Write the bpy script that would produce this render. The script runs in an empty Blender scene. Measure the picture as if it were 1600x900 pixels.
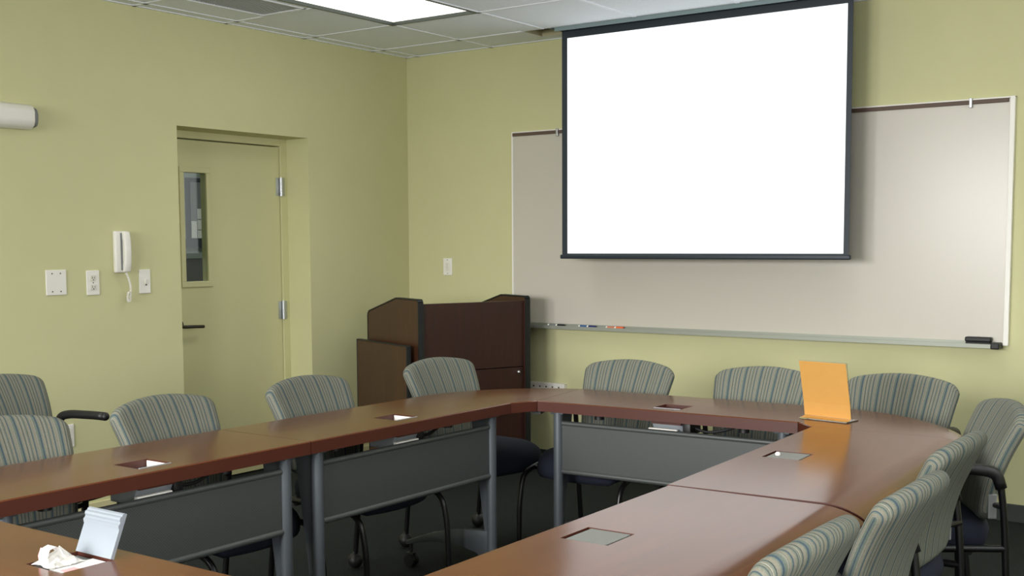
import bpy, bmesh, math, random
from mathutils import Vector, Matrix
random.seed(7)
PI = math.pi
S = bpy.context.scene
COL = S.collection

# ------------------------------------------------------------------ objects
def obj(name, bm, mat, parent=None, smooth=False, loc=None):
    me = bpy.data.meshes.new(name)
    bmesh.ops.recalc_face_normals(bm, faces=bm.faces[:])
    bm.to_mesh(me); bm.free()
    if smooth:
        for p in me.polygons: p.use_smooth = True
    for m in (mat if isinstance(mat, (list, tuple)) else [mat]): me.materials.append(m)
    o = bpy.data.objects.new(name, me); COL.objects.link(o)
    if parent: o.parent = parent
    if loc: o.location = loc
    return o
def tag(o, label=None, cat=None, group=None, kind=None):
    if label: o['label'] = label
    if cat: o['category'] = cat
    if group: o['group'] = group
    if kind: o['kind'] = kind
    return o
def thing(name, label, cat, loc=(0, 0, 0), rz=0, group=None):
    o = bpy.data.objects.new(name, None); COL.objects.link(o)
    o.empty_display_size = .1
    o.location = loc; o.rotation_euler = (0, 0, rz)
    return tag(o, label, cat, group)
def struct(name, bm, mat, parent=None, smooth=False, label=None):
    o = obj(name, bm, mat, parent, smooth)
    if parent is None: o['kind'] = 'structure'
    if label: o['label'] = label
    return o
def copy_tree(o, parent=None):
    c = o.copy(); COL.objects.link(c)
    if parent: c.parent = parent
    for ch in list(o.children): copy_tree(ch, c)
    return c
def autosmooth(o, deg=35):
    bm = bmesh.new(); bm.from_mesh(o.data)
    for f in bm.faces: f.smooth = True
    for e in bm.edges:
        e.smooth = not (len(e.link_faces) != 2 or e.calc_face_angle(0) > math.radians(deg))
    bm.to_mesh(o.data); bm.free(); return o

# ------------------------------------------------------------------ shapes
def box(bm, x0, x1, y0, y1, z0, z1, bev=0, seg=2, mi=0, M=None):
    vs = [bm.verts.new((x, y, z)) for z in (z0, z1) for y in (y0, y1) for x in (x0, x1)]
    fs = [bm.faces.new([vs[i] for i in q]) for q in ((0, 2, 3, 1), (4, 5, 7, 6), (0, 1, 5, 4), (2, 6, 7, 3), (0, 4, 6, 2), (1, 3, 7, 5))]
    for f in fs: f.material_index = mi
    allv = vs
    if bev:
        es = list({e for f in fs for e in f.edges})
        r = bmesh.ops.bevel(bm, geom=es, offset=bev, segments=seg, affect='EDGES', profile=.5)
        allv = list({v for f in r['faces'] for v in f.verts} | {v for v in vs if v.is_valid})
    if M is not None: bmesh.ops.transform(bm, matrix=M, verts=[v for v in allv if v.is_valid])
    return bm
def nb(*a, **k): return box(bmesh.new(), *a, **k)
def prism(bm, poly, axis, a, b, bev=0):
    """extrude a 2d polygon along axis; poly gives the two other coordinates in x,y,z order"""
    def mk(p, w):
        return {'x': (w, p[0], p[1]), 'y': (p[0], w, p[1]), 'z': (p[0], p[1], w)}[axis]
    A = [bm.verts.new(mk(p, a)) for p in poly]; B = [bm.verts.new(mk(p, b)) for p in poly]
    n = len(poly)
    fs = [bm.faces.new(A[::-1]), bm.faces.new(B)]
    for i in range(n): fs.append(bm.faces.new((A[i], A[(i+1) % n], B[(i+1) % n], B[i])))
    if bev:
        bmesh.ops.recalc_face_normals(bm, faces=fs)
        es = list({e for f in fs for e in f.edges})
        bmesh.ops.bevel(bm, geom=es, offset=bev, segments=2, affect='EDGES', profile=.5)
    return bm
def fillet(pts, r=.05, n=6):
    pts = [Vector(p) for p in pts]; out = [pts[0]]
    for i in range(1, len(pts)-1):
        a, b, c = pts[i-1], pts[i], pts[i+1]
        d1 = (a-b); d2 = (c-b)
        k = min(r, d1.length*.49, d2.length*.49)
        p1 = b+d1.normalized()*k; p2 = b+d2.normalized()*k
        for j in range(n+1):
            t = j/n; out.append(p1*(1-t)**2+b*2*t*(1-t)+p2*t*t)
    out.append(pts[-1]); return out
def tube(bm, pts, r, seg=10, caps=True, r2=None):
    pts = [Vector(p) for p in pts]; rings = []
    t0 = (pts[1]-pts[0]).normalized()
    up = Vector((0, 0, 1)) if abs(t0.z) < .9 else Vector((0, 1, 0))
    nrm = t0.cross(up).normalized()
    for i, p in enumerate(pts):
        t = (pts[min(i+1, len(pts)-1)]-pts[max(i-1, 0)]).normalized()
        nrm = (nrm-t*nrm.dot(t)).normalized(); bi = t.cross(nrm)
        rr = r if r2 is None else r+(r2-r)*i/(len(pts)-1)
        rings.append([bm.verts.new(p+nrm*math.cos(2*PI*k/seg)*rr+bi*math.sin(2*PI*k/seg)*rr) for k in range(seg)])
    for a, b in zip(rings, rings[1:]):
        for k in range(seg): bm.faces.new((a[k], a[(k+1) % seg], b[(k+1) % seg], b[k]))
    if caps: bm.faces.new(rings[0][::-1]); bm.faces.new(rings[-1])
    return bm
def ball(bm, c, r, sx=1, sy=1, sz=1, u=14, v=9):
    bmesh.ops.create_uvsphere(bm, u_segments=u, v_segments=v, radius=r, matrix=Matrix.Translation(c) @ Matrix.Diagonal((sx, sy, sz, 1)))
    return bm
def disc(bm, c, axis, r, h, seg=16):
    a = Vector({'x': (1, 0, 0), 'y': (0, 1, 0), 'z': (0, 0, 1)}[axis])*h/2
    return tube(bm, [Vector(c)-a, Vector(c)+a], r, seg)
def rect_holes(bm, u0, u1, v0, v1, holes, place, mi=0):
    us = sorted({u0, u1, *[h[0] for h in holes], *[h[1] for h in holes]}); vs = sorted({v0, v1, *[h[2] for h in holes], *[h[3] for h in holes]})
    us = [u for u in us if u0 <= u <= u1]; vs = [v for v in vs if v0 <= v <= v1]
    g = {}
    def V(i, j):
        if (i, j) not in g: g[i, j] = bm.verts.new(place(us[i], vs[j]))
        return g[i, j]
    for i in range(len(us)-1):
        for j in range(len(vs)-1):
            cu, cv = (us[i]+us[i+1])/2, (vs[j]+vs[j+1])/2
            if any(h[0] < cu < h[1] and h[2] < cv < h[3] for h in holes): continue
            bm.faces.new((V(i, j), V(i+1, j), V(i+1, j+1), V(i, j+1))).material_index = mi
    return bm

# ------------------------------------------------------------------ materials
def srgb(r, g, b):
    f = lambda c: (c/255/12.92) if c/255 <= .04045 else ((c/255+.055)/1.055)**2.4
    return (f(r), f(g), f(b), 1)
def mat(name, col, rough=.5, metal=0, noise=0, nscale=40, bump=0, bscale=200, coat=0, spec=.5, emit=None, es=0, coatr=.1):
    m = bpy.data.materials.new(name); m.use_nodes = True
    nt = m.node_tree; N = nt.nodes; L = nt.links; b = N['Principled BSDF']
    b.inputs['Base Color'].default_value = col; b.inputs['Roughness'].default_value = rough
    b.inputs['Metallic'].default_value = metal; b.inputs['Coat Weight'].default_value = coat
    b.inputs['Coat Roughness'].default_value = coatr
    b.inputs['Specular IOR Level'].default_value = spec
    if emit: b.inputs['Emission Color'].default_value = emit; b.inputs['Emission Strength'].default_value = es
    tc = N.new('ShaderNodeTexCoord')
    if noise:
        n = N.new('ShaderNodeTexNoise'); n.inputs['Scale'].default_value = nscale; n.inputs['Detail'].default_value = 4
        L.new(tc.outputs['Object'], n.inputs['Vector'])
        mx = N.new('ShaderNodeMix'); mx.data_type = 'RGBA'
        mx.inputs[6].default_value = [c*(1-noise) for c in col[:3]]+[1]; mx.inputs[7].default_value = [min(1, c*(1+noise)) for c in col[:3]]+[1]
        L.new(n.outputs['Fac'], mx.inputs[0]); L.new(mx.outputs[2], b.inputs['Base Color'])
    if bump:
        n2 = N.new('ShaderNodeTexNoise'); n2.inputs['Scale'].default_value = bscale; n2.inputs['Detail'].default_value = 3
        L.new(tc.outputs['Object'], n2.inputs['Vector'])
        bp = N.new('ShaderNodeBump'); bp.inputs['Strength'].default_value = bump; bp.inputs['Distance'].default_value = .002
        L.new(n2.outputs['Fac'], bp.inputs['Height']); L.new(bp.outputs['Normal'], b.inputs['Normal'])
    return m
def wood(name, c1, c2, stretch, rough, coat, coatr, spec=.5):
    m = mat(name, c1, rough, coat=coat, coatr=coatr, spec=spec); nt = m.node_tree; N = nt.nodes; L = nt.links; b = N['Principled BSDF']
    tc = N.new('ShaderNodeTexCoord'); mp = N.new('ShaderNodeMapping'); mp.inputs['Scale'].default_value = stretch
    L.new(tc.outputs['Object'], mp.inputs['Vector'])
    n = N.new('ShaderNodeTexNoise'); n.inputs['Scale'].default_value = 1; n.inputs['Detail'].default_value = 5; n.inputs['Distortion'].default_value = .4
    L.new(mp.outputs['Vector'], n.inputs['Vector'])
    r = N.new('ShaderNodeValToRGB'); r.color_ramp.elements[0].position = .3; r.color_ramp.elements[1].position = .7
    r.color_ramp.elements[0].color = c1; r.color_ramp.elements[1].color = c2
    L.new(n.outputs['Fac'], r.inputs['Fac']); L.new(r.outputs['Color'], b.inputs['Base Color'])
    return m
def stripes(name):
    m = mat(name, (.2, .2, .2, 1), .85, spec=.2); nt = m.node_tree; N = nt.nodes; L = nt.links; b = N['Principled BSDF']
    tc = N.new('ShaderNodeTexCoord'); sp = N.new('ShaderNodeSeparateXYZ'); L.new(tc.outputs['Object'], sp.inputs[0])
    mu = N.new('ShaderNodeMath'); mu.operation = 'MULTIPLY_ADD'; mu.inputs[1].default_value = 1/.070; mu.inputs[2].default_value = 20.3
    at = N.new('ShaderNodeAttribute'); at.attribute_name = 'stripe'; L.new(at.outputs['Fac'], mu.inputs[0])
    fr = N.new('ShaderNodeMath'); fr.operation = 'FRACT'; L.new(mu.outputs[0], fr.inputs[0])
    r = N.new('ShaderNodeValToRGB'); cr = r.color_ramp; cr.interpolation = 'LINEAR'
    TP, GR, BL, DK, CR = srgb(124, 122, 108), srgb(96, 106, 98), srgb(64, 80, 90), srgb(54, 62, 63), srgb(146, 146, 132)
    seq = [(0, BL), (.06, BL), (.08, GR), (.15, TP), (.25, TP), (.26, DK), (.275, DK), (.29, GR), (.36, TP), (.37, CR), (.385, CR), (.40, DK), (.415, TP), (.46, GR), (.475, DK),
           (.49, GR), (.55, TP), (.63, TP), (.65, BL), (.68, BL), (.69, GR), (.76, TP), (.82, TP), (.83, DK), (.845, CR), (.87, TP), (.93, GR), (.985, GR)]
    while len(cr.elements) > 1: cr.elements.remove(cr.elements[-1])
    cr.elements[0].position = seq[0][0]; cr.elements[0].color = seq[0][1]
    for p, c in seq[1:]: cr.elements.new(p).color = c
    L.new(fr.outputs[0], r.inputs['Fac'])
    n = N.new('ShaderNodeTexNoise'); n.inputs['Scale'].default_value = 260; n.inputs['Detail'].default_value = 2
    L.new(tc.outputs['Object'], n.inputs['Vector'])
    mr = N.new('ShaderNodeMapRange'); mr.inputs[3].default_value = .72; mr.inputs[4].default_value = 1.2
    L.new(n.outputs['Fac'], mr.inputs[0])
    mx = N.new('ShaderNodeVectorMath'); mx.operation = 'SCALE'; L.new(r.outputs['Color'], mx.inputs[0]); L.new(mr.outputs[0], mx.inputs[3])
    L.new(mx.outputs[0], b.inputs['Base Color'])
    bp = N.new('ShaderNodeBump'); bp.inputs['Strength'].default_value = .25; bp.inputs['Distance'].default_value = .001
    L.new(n.outputs['Fac'], bp.inputs['Height']); L.new(bp.outputs['Normal'], b.inputs['Normal'])
    return m
def perforated(name, col):
    m = mat(name, col, .42, metal=.3); nt = m.node_tree; N = nt.nodes; L = nt.links; b = N['Principled BSDF']
    tc = N.new('ShaderNodeTexCoord'); sp = N.new('ShaderNodeSeparateXYZ'); L.new(tc.outputs['Object'], sp.inputs[0])
    def wave(sock, k):
        a = N.new('ShaderNodeMath'); a.operation = 'MULTIPLY'; a.inputs[1].default_value = k; L.new(sock, a.inputs[0])
        s = N.new('ShaderNodeMath'); s.operation = 'SINE'; L.new(a.outputs[0], s.inputs[0]); return s.outputs[0]
    p = N.new('ShaderNodeMath'); p.operation = 'MULTIPLY'; L.new(wave(sp.outputs['X'], 2*PI/.009), p.inputs[0]); L.new(wave(sp.outputs['Z'], 2*PI/.009), p.inputs[1])
    g = N.new('ShaderNodeMath'); g.operation = 'GREATER_THAN'; g.inputs[1].default_value = .35; L.new(p.outputs[0], g.inputs[0])
    mx = N.new('ShaderNodeMix'); mx.data_type = 'RGBA'; mx.inputs[6].default_value = col; mx.inputs[7].default_value = [c*.62 for c in col[:3]]+[1]
    L.new(g.outputs[0], mx.inputs[0]); L.new(mx.outputs[2], b.inputs['Base Color'])
    return m

M = {}
M['wall'] = mat('yellow_green_wall_paint', srgb(203, 202, 157), .75, noise=.03, nscale=6, bump=.15, bscale=260, spec=.25)
M['door'] = mat('door_paint', srgb(204, 202, 155), .5, noise=.02, nscale=5, spec=.35)
M['cream'] = mat('cream_baseboard', srgb(215, 208, 160), .5)
M['tile'] = mat('ceiling_tile', srgb(238, 243, 253), .95, noise=.06, nscale=90, bump=.5, bscale=140, spec=.1)
M['grid'] = mat('ceiling_grid_metal', srgb(232, 236, 244), .45)
M['carpet'] = mat('dark_carpet', srgb(38, 41, 40), .97, noise=.55, nscale=130, bump=.8, bscale=220, spec=.1)
M['base'] = mat('dark_rubber_baseboard', srgb(58, 64, 60), .6)
M['table'] = wood('cherry_table_veneer', srgb(85, 44, 21), srgb(103, 57, 28), (3, 60, 60), .19, 0, .1, .38)
M['edge'] = mat('table_edge_band', srgb(70, 29, 15), .45, coat=.1, coatr=.2)
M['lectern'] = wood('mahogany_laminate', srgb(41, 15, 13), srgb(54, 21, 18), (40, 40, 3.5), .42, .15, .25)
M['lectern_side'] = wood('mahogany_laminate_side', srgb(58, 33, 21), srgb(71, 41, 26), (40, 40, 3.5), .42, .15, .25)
M['rubber'] = mat('black_edge_moulding', srgb(20, 24, 26), .45)
M['fabric'] = stripes('striped_upholstery')
M['seat'] = mat('navy_seat_fabric', srgb(34, 38, 50), .9, noise=.15, nscale=300, bump=.2, bscale=400, spec=.2)
M['black'] = mat('black_metal_tube', srgb(14, 14, 16), .35, spec=.5)
M['plast'] = mat('black_plastic', srgb(20, 20, 21), .5)
M['steel'] = mat('grey_blue_table_metal', srgb(86, 92, 97), .42, metal=.35)
M['panel'] = perforated('perforated_grey_panel', srgb(79, 83, 81))
M['panelplain'] = mat('grey_panel_metal', srgb(79, 83, 81), .42, metal=.3)
M['alu'] = mat('aluminium', srgb(186, 190, 192), .35, metal=.75)
M['traymetal'] = mat('dull_tray_metal', srgb(158, 162, 150), .5, metal=.4)
M['lid'] = mat('satin_silver_lid', srgb(160, 166, 172), .45, metal=.45)
M['satinlid'] = mat('satin_grey_lid', srgb(138, 146, 154), .5, metal=.2)
M['closedlid'] = mat('grey_satin_lid', srgb(120, 122, 116), .6)
M['chrome'] = mat('chrome', srgb(220, 222, 224), .15, metal=1)
M['darkmetal'] = mat('dark_bronze_metal', srgb(70, 66, 60), .35, metal=.8)
M['white'] = mat('white_plastic', srgb(236, 234, 226), .4)
M['offwhite'] = mat('offwhite_plastic', srgb(222, 220, 208), .4)
M['slot'] = mat('dark_slots', srgb(60, 60, 58), .7)
M['board'] = mat('whiteboard_enamel', srgb(200, 195, 183), .27, spec=.5, noise=.012, nscale=2)
M['rail'] = mat('brown_map_rail', srgb(92, 74, 62), .6)
M['screenblack'] = mat('screen_black_border', srgb(34, 44, 54), .5)
M['housing'] = mat('screen_case_metal', srgb(120, 138, 140), .5)
M['slotwall'] = mat('slot_interior', srgb(178, 172, 138), .7)
M['image'] = mat('projected_white', (.4, .4, .4, 1), .9, emit=(.94, .99, 1, 1), es=.95, spec=.1)  # emission stands in for the projector's light falling on the screen
M['lens'] = mat('light_lens', (.9, .9, .85, 1), .4, emit=(1, .985, .94, 1), es=1.4)
M['lampframe'] = mat('dark_light_trim', srgb(58, 66, 58), .5)
M['vent'] = mat('grey_vent', srgb(206, 208, 208), .6)
M['ventdark'] = mat('vent_dark', srgb(170, 172, 172), .8)
M['gold'] = mat('gold_paper', srgb(206, 154, 78), .6, noise=.04, nscale=30)
M['paper'] = mat('white_paper', srgb(236, 234, 228), .7)
M['bagfilm'] = mat('milky_plastic', srgb(196, 194, 188), .35)
M['pink'] = mat('pink_print', srgb(232, 170, 170), .7)
M['blackink'] = mat('black_marker_plastic', srgb(26, 28, 36), .4)
M['blue'] = mat('blue_marker_plastic', srgb(46, 92, 150), .4)
M['navy'] = mat('navy_marker_cap', srgb(30, 44, 104), .4)
M['salmon'] = mat('salmon_marker_plastic', srgb(214, 128, 96), .4)
M['orange'] = mat('orange_marker_cap', srgb(236, 104, 50), .4)
M['felt'] = mat('dark_felt', srgb(52, 50, 50), .95)
M['grey'] = mat('mid_grey', srgb(120, 124, 122), .6)
M['hall'] = mat('hallway_paint', srgb(150, 160, 150), .8)
M['halldark'] = mat('hallway_dark_rail', srgb(52, 58, 58), .6)
def glass(name, rough=0, tint=(1, 1, 1, 1)):
    m = mat(name, tint, rough); b = m.node_tree.nodes['Principled BSDF']
    b.inputs['Transmission Weight'].default_value = 1; b.inputs['IOR'].default_value = 1.45
    return m
M['acrylic'] = glass('clear_acrylic', .02, (.97, .98, .97, 1))
def pane_mat():
    m = bpy.data.materials.new('thin_window_glass'); m.use_nodes = True; nt = m.node_tree; nt.nodes.clear(); N = nt.nodes; L = nt.links
    o = N.new('ShaderNodeOutputMaterial'); t = N.new('ShaderNodeBsdfTransparent'); g = N.new('ShaderNodeBsdfGlossy'); g.inputs['Roughness'].default_value = .02
    t.inputs['Color'].default_value = (.82, .86, .86, 1)
    mx = N.new('ShaderNodeMixShader'); mx.inputs[0].default_value = .06
    L.new(t.outputs[0], mx.inputs[1]); L.new(g.outputs[0], mx.inputs[2]); L.new(mx.outputs[0], o.inputs[0]); return m
M['pane'] = pane_mat()
def film():
    m = bpy.data.materials.new('clear_plastic_bag'); m.use_nodes = True; nt = m.node_tree; N = nt.nodes; L = nt.links
    b = N['Principled BSDF']; b.inputs['Base Color'].default_value = srgb(240, 240, 240); b.inputs['Roughness'].default_value = .15
    b.inputs['Alpha'].default_value = .55; return m
M['film'] = film()

# ------------------------------------------------------------------ room
RX, RY, H = 7.6, -8.3, 2.6176
GX, GY, GU, GV = .101, -.3395, .611, .6077
REC = .20                                     # depth of the door recess
DY0, DY1, DZ = -1.9073, -.9262, 2.0242
# floor
struct('floor', rect_holes(bmesh.new(), -2.2, RX, RY, 0, [], lambda u, v: (u, v, 0)), M['carpet'])
# left wall with the recessed doorway
bm = bmesh.new()
rect_holes(bm, RY, 0, 0, H, [(DY0, DY1, -1, DZ), (DY0, DY1, 0, DZ)], lambda u, v: (0, u, v))
def quad(bm, *p, mi=0):
    f = bm.faces.new([bm.verts.new(q) for q in p]); f.material_index = mi; return f
quad(bm, (0, DY0, 0), (-REC-.14, DY0, 0), (-REC-.14, DY0, DZ), (0, DY0, DZ))
quad(bm, (0, DY1, 0), (-REC-.14, DY1, 0), (-REC-.14, DY1, DZ), (0, DY1, DZ))
quad(bm, (0, DY0, DZ), (-REC-.14, DY0, DZ), (-REC-.14, DY1, DZ), (0, DY1, DZ))
rect_holes(bm, RY, 0, 0, H, [(DY0, DY1, 0, DZ)], lambda u, v: (-REC-.14, u, v))
struct('wall_left', bm, M['wall'])
struct('wall_front', rect_holes(bmesh.new(), 0, RX, 0, H+.4, [], lambda u, v: (u, 0, v)), M['wall'])
# right wall, back wall with window openings behind the camera
W_R = [(-6.9, -4.7, .95, 2.25), (-3.9, -1.7, .95, 2.25)]  # second opening is added, out of view, to light the ceiling
W_B = [(1.2, 2.1, 1.35, 2.35), (2.5, 3.9, .95, 2.25), (4.8, 6.6, .95, 2.25)]
struct('wall_right', rect_holes(bmesh.new(), RY, 0, 0, H, W_R, lambda u, v: (RX, u, v)), M['wall'])
struct('wall_back', rect_holes(bmesh.new(), 0, RX, 0, H, W_B, lambda u, v: (u, RY, v)), M['wall'])
def winframe(n, f, u0, u1, v0, v1):
    bm = bmesh.new()
    for a in ((u0, u0+.05, v0, v1), (u1-.05, u1, v0, v1), (u0, u1, v0, v0+.05), (u0, u1, v1-.05, v1), ((u0+u1)/2-.02, (u0+u1)/2+.02, v0, v1)):
        f(bm, *a)
    struct('window_%d' % n, bm, M['alu'])
winframe(1, lambda b, a, c, d, e: box(b, a, c, RY-.06, RY, d, e), *W_B[0])
winframe(5, lambda b, a, c, d, e: box(b, a, c, RY-.06, RY, d, e), *W_B[2])
winframe(2, lambda b, a, c, d, e: box(b, a, c, RY-.06, RY, d, e), *W_B[1])
winframe(3, lambda b, a, c, d, e: box(b, RX, RX+.06, a, c, d, e), *W_R[0])
winframe(4, lambda b, a, c, d, e: box(b, RX, RX+.06, a, c, d, e), *W_R[1])  # frame of the added window that carries the ceiling fill
# baseboards
bm = bmesh.new(); box(bm, 0, .012, RY, DY0, 0, .07, .003); box(bm, 0, .012, DY1, 0, 0, .07, .003)
struct('baseboard_left', bm, M['cream'])
struct('baseboard_front', nb(.012, RX, -.012, 0, 0, .088, .003), M['base'])
# ceiling
SLOT = (1.18, 3.36, GY+.012, -.13)
LX0 = GX+GU; LY0 = GY-GV
LIGHTS = [(LX0+4*GU*i, LX0+4*GU*i+GU, LY0-4*GV*j-2*GV, LY0-4*GV*j) for i in range(3) for j in range(3)]
LIGHTS = [l for l in LIGHTS if l[1] < RX and l[2] > RY]
VENT = (.335, .66, GY-3*GV+.02, GY-2*GV-.022)
struct('ceiling', rect_holes(bmesh.new(), 0, RX, RY, 0, [SLOT, VENT]+LIGHTS, lambda u, v: (u, v, H)), M['tile'])
bm = bmesh.new(); w = .012; zz = (H-.004, H)
def inlight(x, y):
    return any(l[0]+.02 < x < l[1]-.02 and l[2]+.02 < y < l[3]-.02 for l in LIGHTS)
k = 0
while GX+k*GU < RX:
    x = GX+k*GU
    ys = [0.0]+[GY-j*GV for j in range(13)]+[RY]
    if SLOT[0] < x < SLOT[1]: ys = ys[1:]; 
    for a, b in zip(ys, ys[1:]):
        if not inlight(x, (a+b)/2): box(bm, x-w, x+w, b, a, *zz)
    k += 1
for j in range(13):
    y = GY-j*GV
    xs = [0.0]+[GX+i*GU for i in range(13)]
    for a, b in zip(xs, xs[1:]):
        if b > RX: b = RX
        if inlight((a+b)/2, y): continue
        if j == 0:
            for (p, q) in ((a, min(b, SLOT[0])), (max(a, SLOT[1]), b)):
                if q > p: box(bm, p, q, y-w, y+w, *zz)
        else: box(bm, a, b, y-w, y+w, *zz)
box(bm, 0, .02, RY, 0, H-.004, H); box(bm, 0, RX, -.02, 0, H-.004, H)
struct('ceiling_grid', bm, M['grid'])
# slot above the screen
bm = bmesh.new(); a, b, c, d = SLOT
for q in (((a, c, H), (a, d, H), (a, d, H+.24), (a, c, H+.24)), ((b, c, H), (b, d, H), (b, d, H+.24), (b, c, H+.24)),
          ((a, c, H), (b, c, H), (b, c, H+.24), (a, c, H+.24)), ((a, d, H), (b, d, H), (b, d, H+.24), (a, d, H+.24)),
          ((a, c, H+.24), (b, c, H+.24), (b, d, H+.24), (a, d, H+.24))): quad(bm, *q)
struct('trim_1', bm, M['slotwall'], label='open slot in the ceiling that the projector screen drops from')
# ceiling lights
for i, l in enumerate(LIGHTS):
    x0, x1, y0, y1 = l
    t = thing('ceiling_light', 'glowing recessed ceiling light near the corner of the two walls' if i == 0 else 'recessed ceiling light further back in the room', 'ceiling light',
              ((x0+x1)/2, (y0+y1)/2, H), 0, 'recessed ceiling lights')
    hx, hy = (x1-x0)/2, (y1-y0)/2
    bm = bmesh.new(); e = .014
    for q in ((-hx, hx, -hy, -hy+e), (-hx, hx, hy-e, hy), (-hx, -hx+e, -hy+e, hy-e), (hx-e, hx, -hy+e, hy-e)): box(bm, *q, -.006, .03)
    obj('light_frame', bm, M['lampframe'], t)
    bm = bmesh.new(); n1, n2 = 10, 20
    for a in range(n1):                       # prismatic lens: shallow pyramids
        for b in range(n2):
            xa, xb = -hx+e+(2*hx-2*e)*a/n1, -hx+e+(2*hx-2*e)*(a+1)/n1; ya, yb = -hy+e+(2*hy-2*e)*b/n2, -hy+e+(2*hy-2*e)*(b+1)/n2
            c = bm.verts.new(((xa+xb)/2, (ya+yb)/2, .004)); vs = [bm.verts.new(p) for p in ((xa, ya, .012), (xb, ya, .012), (xb, yb, .012), (xa, yb, .012))]
            for k in range(4): bm.faces.new((vs[k], vs[(k+1) % 4], c))
    obj('diffuser', bm, M['lens'], t)
# air vent
t = thing('ceiling_vent', 'grey slatted air return grille in the ceiling at the top left', 'vent', ((VENT[0]+VENT[1])/2, (VENT[2]+VENT[3])/2, H))
hx, hy = (VENT[1]-VENT[0])/2, (VENT[3]-VENT[2])/2
bm = bmesh.new()
for q in ((-hx, hx, -hy, -hy+.015), (-hx, hx, hy-.015, hy), (-hx, -hx+.015, -hy, hy), (hx-.015, hx, -hy, hy)): box(bm, *q, -.005, .02, .002)
obj('vent_frame', bm, M['grid'], t)
bm = bmesh.new(); n = 34
for k in range(n):
    y = -hy+.015+(2*hy-.03)*(k+.5)/n
    Mx = Matrix.Translation((0, y, .004)) @ Matrix.Rotation(math.radians(40), 4, 'X')
    box(bm, -hx+.012, hx-.012, -.008, .008, -.0008, .0008, M=Mx)
obj('louvres', bm, M['vent'], t)
obj('backing', nb(-hx, hx, -hy, hy, .02, .024), M['ventdark'], t)

# ------------------------------------------------------------------ door
t = bpy.data.objects.new('door_1', None); COL.objects.link(t); t.location = (-REC, 0, 0); t['kind'] = 'structure'; t['label'] = 'pale yellow green door with a narrow glass light'
JW = .05
bm = bmesh.new()
box(bm, -.12, .012, DY1-JW, DY1, 0, DZ, .002); box(bm, -.12, .012, DY0, DY0+JW*.6, 0, DZ, .002); box(bm, -.12, .012, DY0+JW*.6, DY1-JW, DZ-.042, DZ, .002)
obj('door_frame', bm, M['door'], t)
dy0, dy1, dz = DY0+.034, DY1-JW-.004, DZ-.050
G = (-1.712, -1.553, 1.172, 1.792)
bm = bmesh.new()
for X in (0, -.045): rect_holes(bm, dy0, dy1, .01, dz, [G], lambda u, v, X=X: (X, u, v))
for p in (((dy0, .01), (dy1, .01)), ((dy1, .01), (dy1, dz)), ((dy1, dz), (dy0, dz)), ((dy0, dz), (dy0, .01)), ((G[0], G[2]), (G[1], G[2])), ((G[1], G[2]), (G[1], G[3])), ((G[1], G[3]), (G[0], G[3])), ((G[0], G[3]), (G[0], G[2]))):
    (a, b), (c, d) = p; quad(bm, (0, a, b), (0, c, d), (-.045, c, d), (-.045, a, b))
leaf = obj('door_leaf', bm, M['door'], t)
bm = bmesh.new(); e = .032
for q in ((G[0]-e, G[1]+e, G[2]-e, G[2]), (G[0]-e, G[1]+e, G[3], G[3]+e), (G[0]-e, G[0], G[2], G[3]), (G[1], G[1]+e, G[2], G[3])): box(bm, -.002, .008, *q, .003)
obj('glass_frame', bm, M['door'], leaf)
obj('glass_pane', nb(-.009, -.003, G[0], G[1], G[2], G[3]), M['pane'], leaf)
h = bmesh.new(); disc(h, (.006, -1.775, .93), 'x', .028, .012, 20); tube(h, fillet([(.01, -1.775, .92), (.055, -1.775, .92), (.055, -1.70, .918), (.05, -1.635, .915)], .02), .0095, 10)
autosmooth(obj('door_handle', h, M['darkmetal'], leaf))
for z in (1.735, .978, .22):
    bm = bmesh.new(); box(bm, 0, .004, dy1-.03, dy1, z-.055, z+.055, .001); box(bm, .012, .016, dy1+.006, dy1+.03, z-.055, z+.055, .001); tube(bm, [(.014, dy1+.003, z-.057), (.014, dy1+.003, z+.057)], .011, 12)
    autosmooth(obj('hinge', bm, M['alu'], t))
# hallway seen through the door's glass
bm = bmesh.new()
quad(bm, (-2.1, -4.5, 0), (-2.1, 1.2, 0), (-2.1, 1.2, 2.6), (-2.1, -4.5, 2.6)); quad(bm, (-2.1, 1.2, 0), (-.34, 1.2, 0), (-.34, 1.2, 2.6), (-2.1, 1.2, 2.6)); quad(bm, (-2.1, -4.5, 0), (-.34, -4.5, 0), (-.34, -4.5, 2.6), (-2.1, -4.5, 2.6))
quad(bm, (-2.1, -4.5, 2.6), (-2.1, 1.2, 2.6), (-.34, 1.2, 2.6), (-.34, -4.5, 2.6))
struct('wall_hallway', bm, M['hall'])
t = thing('notice_board', 'notice board with pinned papers in the hallway behind the door glass', 'notice board', (-2.1, -.3, 1.6))
obj('board_panel', nb(.004, .03, .16, 1.3, -.17, .265, .003), M['grey'], t)
bm = bmesh.new(); box(bm, 0, .034, .135, .16, -.19, .295); box(bm, 0, .034, 1.3, 1.325, -.19, .295); box(bm, 0, .034, .16, 1.3, .265, .295)
obj('board_frame', bm, M['halldark'], t)
bm = bmesh.new()
for (a, b, c, d) in ((.165, .215, -.165, -.035), (.226, .40, -.165, -.105), (.226, .40, -.098, -.025), (.226, .40, -.018, .06), (.262, .40, .085, .25), (.45, .7, -.1, .2), (.75, 1.0, -.15, .15)): box(bm, .03, .033, a, b, c, d)
obj('paper_sheets', bm, M['paper'], t)
tag(obj('wall_rail', nb(-2.098, -2.07, -4.4, 1.1, 1.365, 1.43, .004), M['halldark']), 'dark rail on the hallway wall below the notice board', 'rail')
tag(obj('wainscot_panel', nb(-2.098, -2.08, -4.4, 1.1, .1, 1.28, .004), M['halldark']), 'dark wall panelling low in the hallway behind the door', 'panelling')

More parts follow.
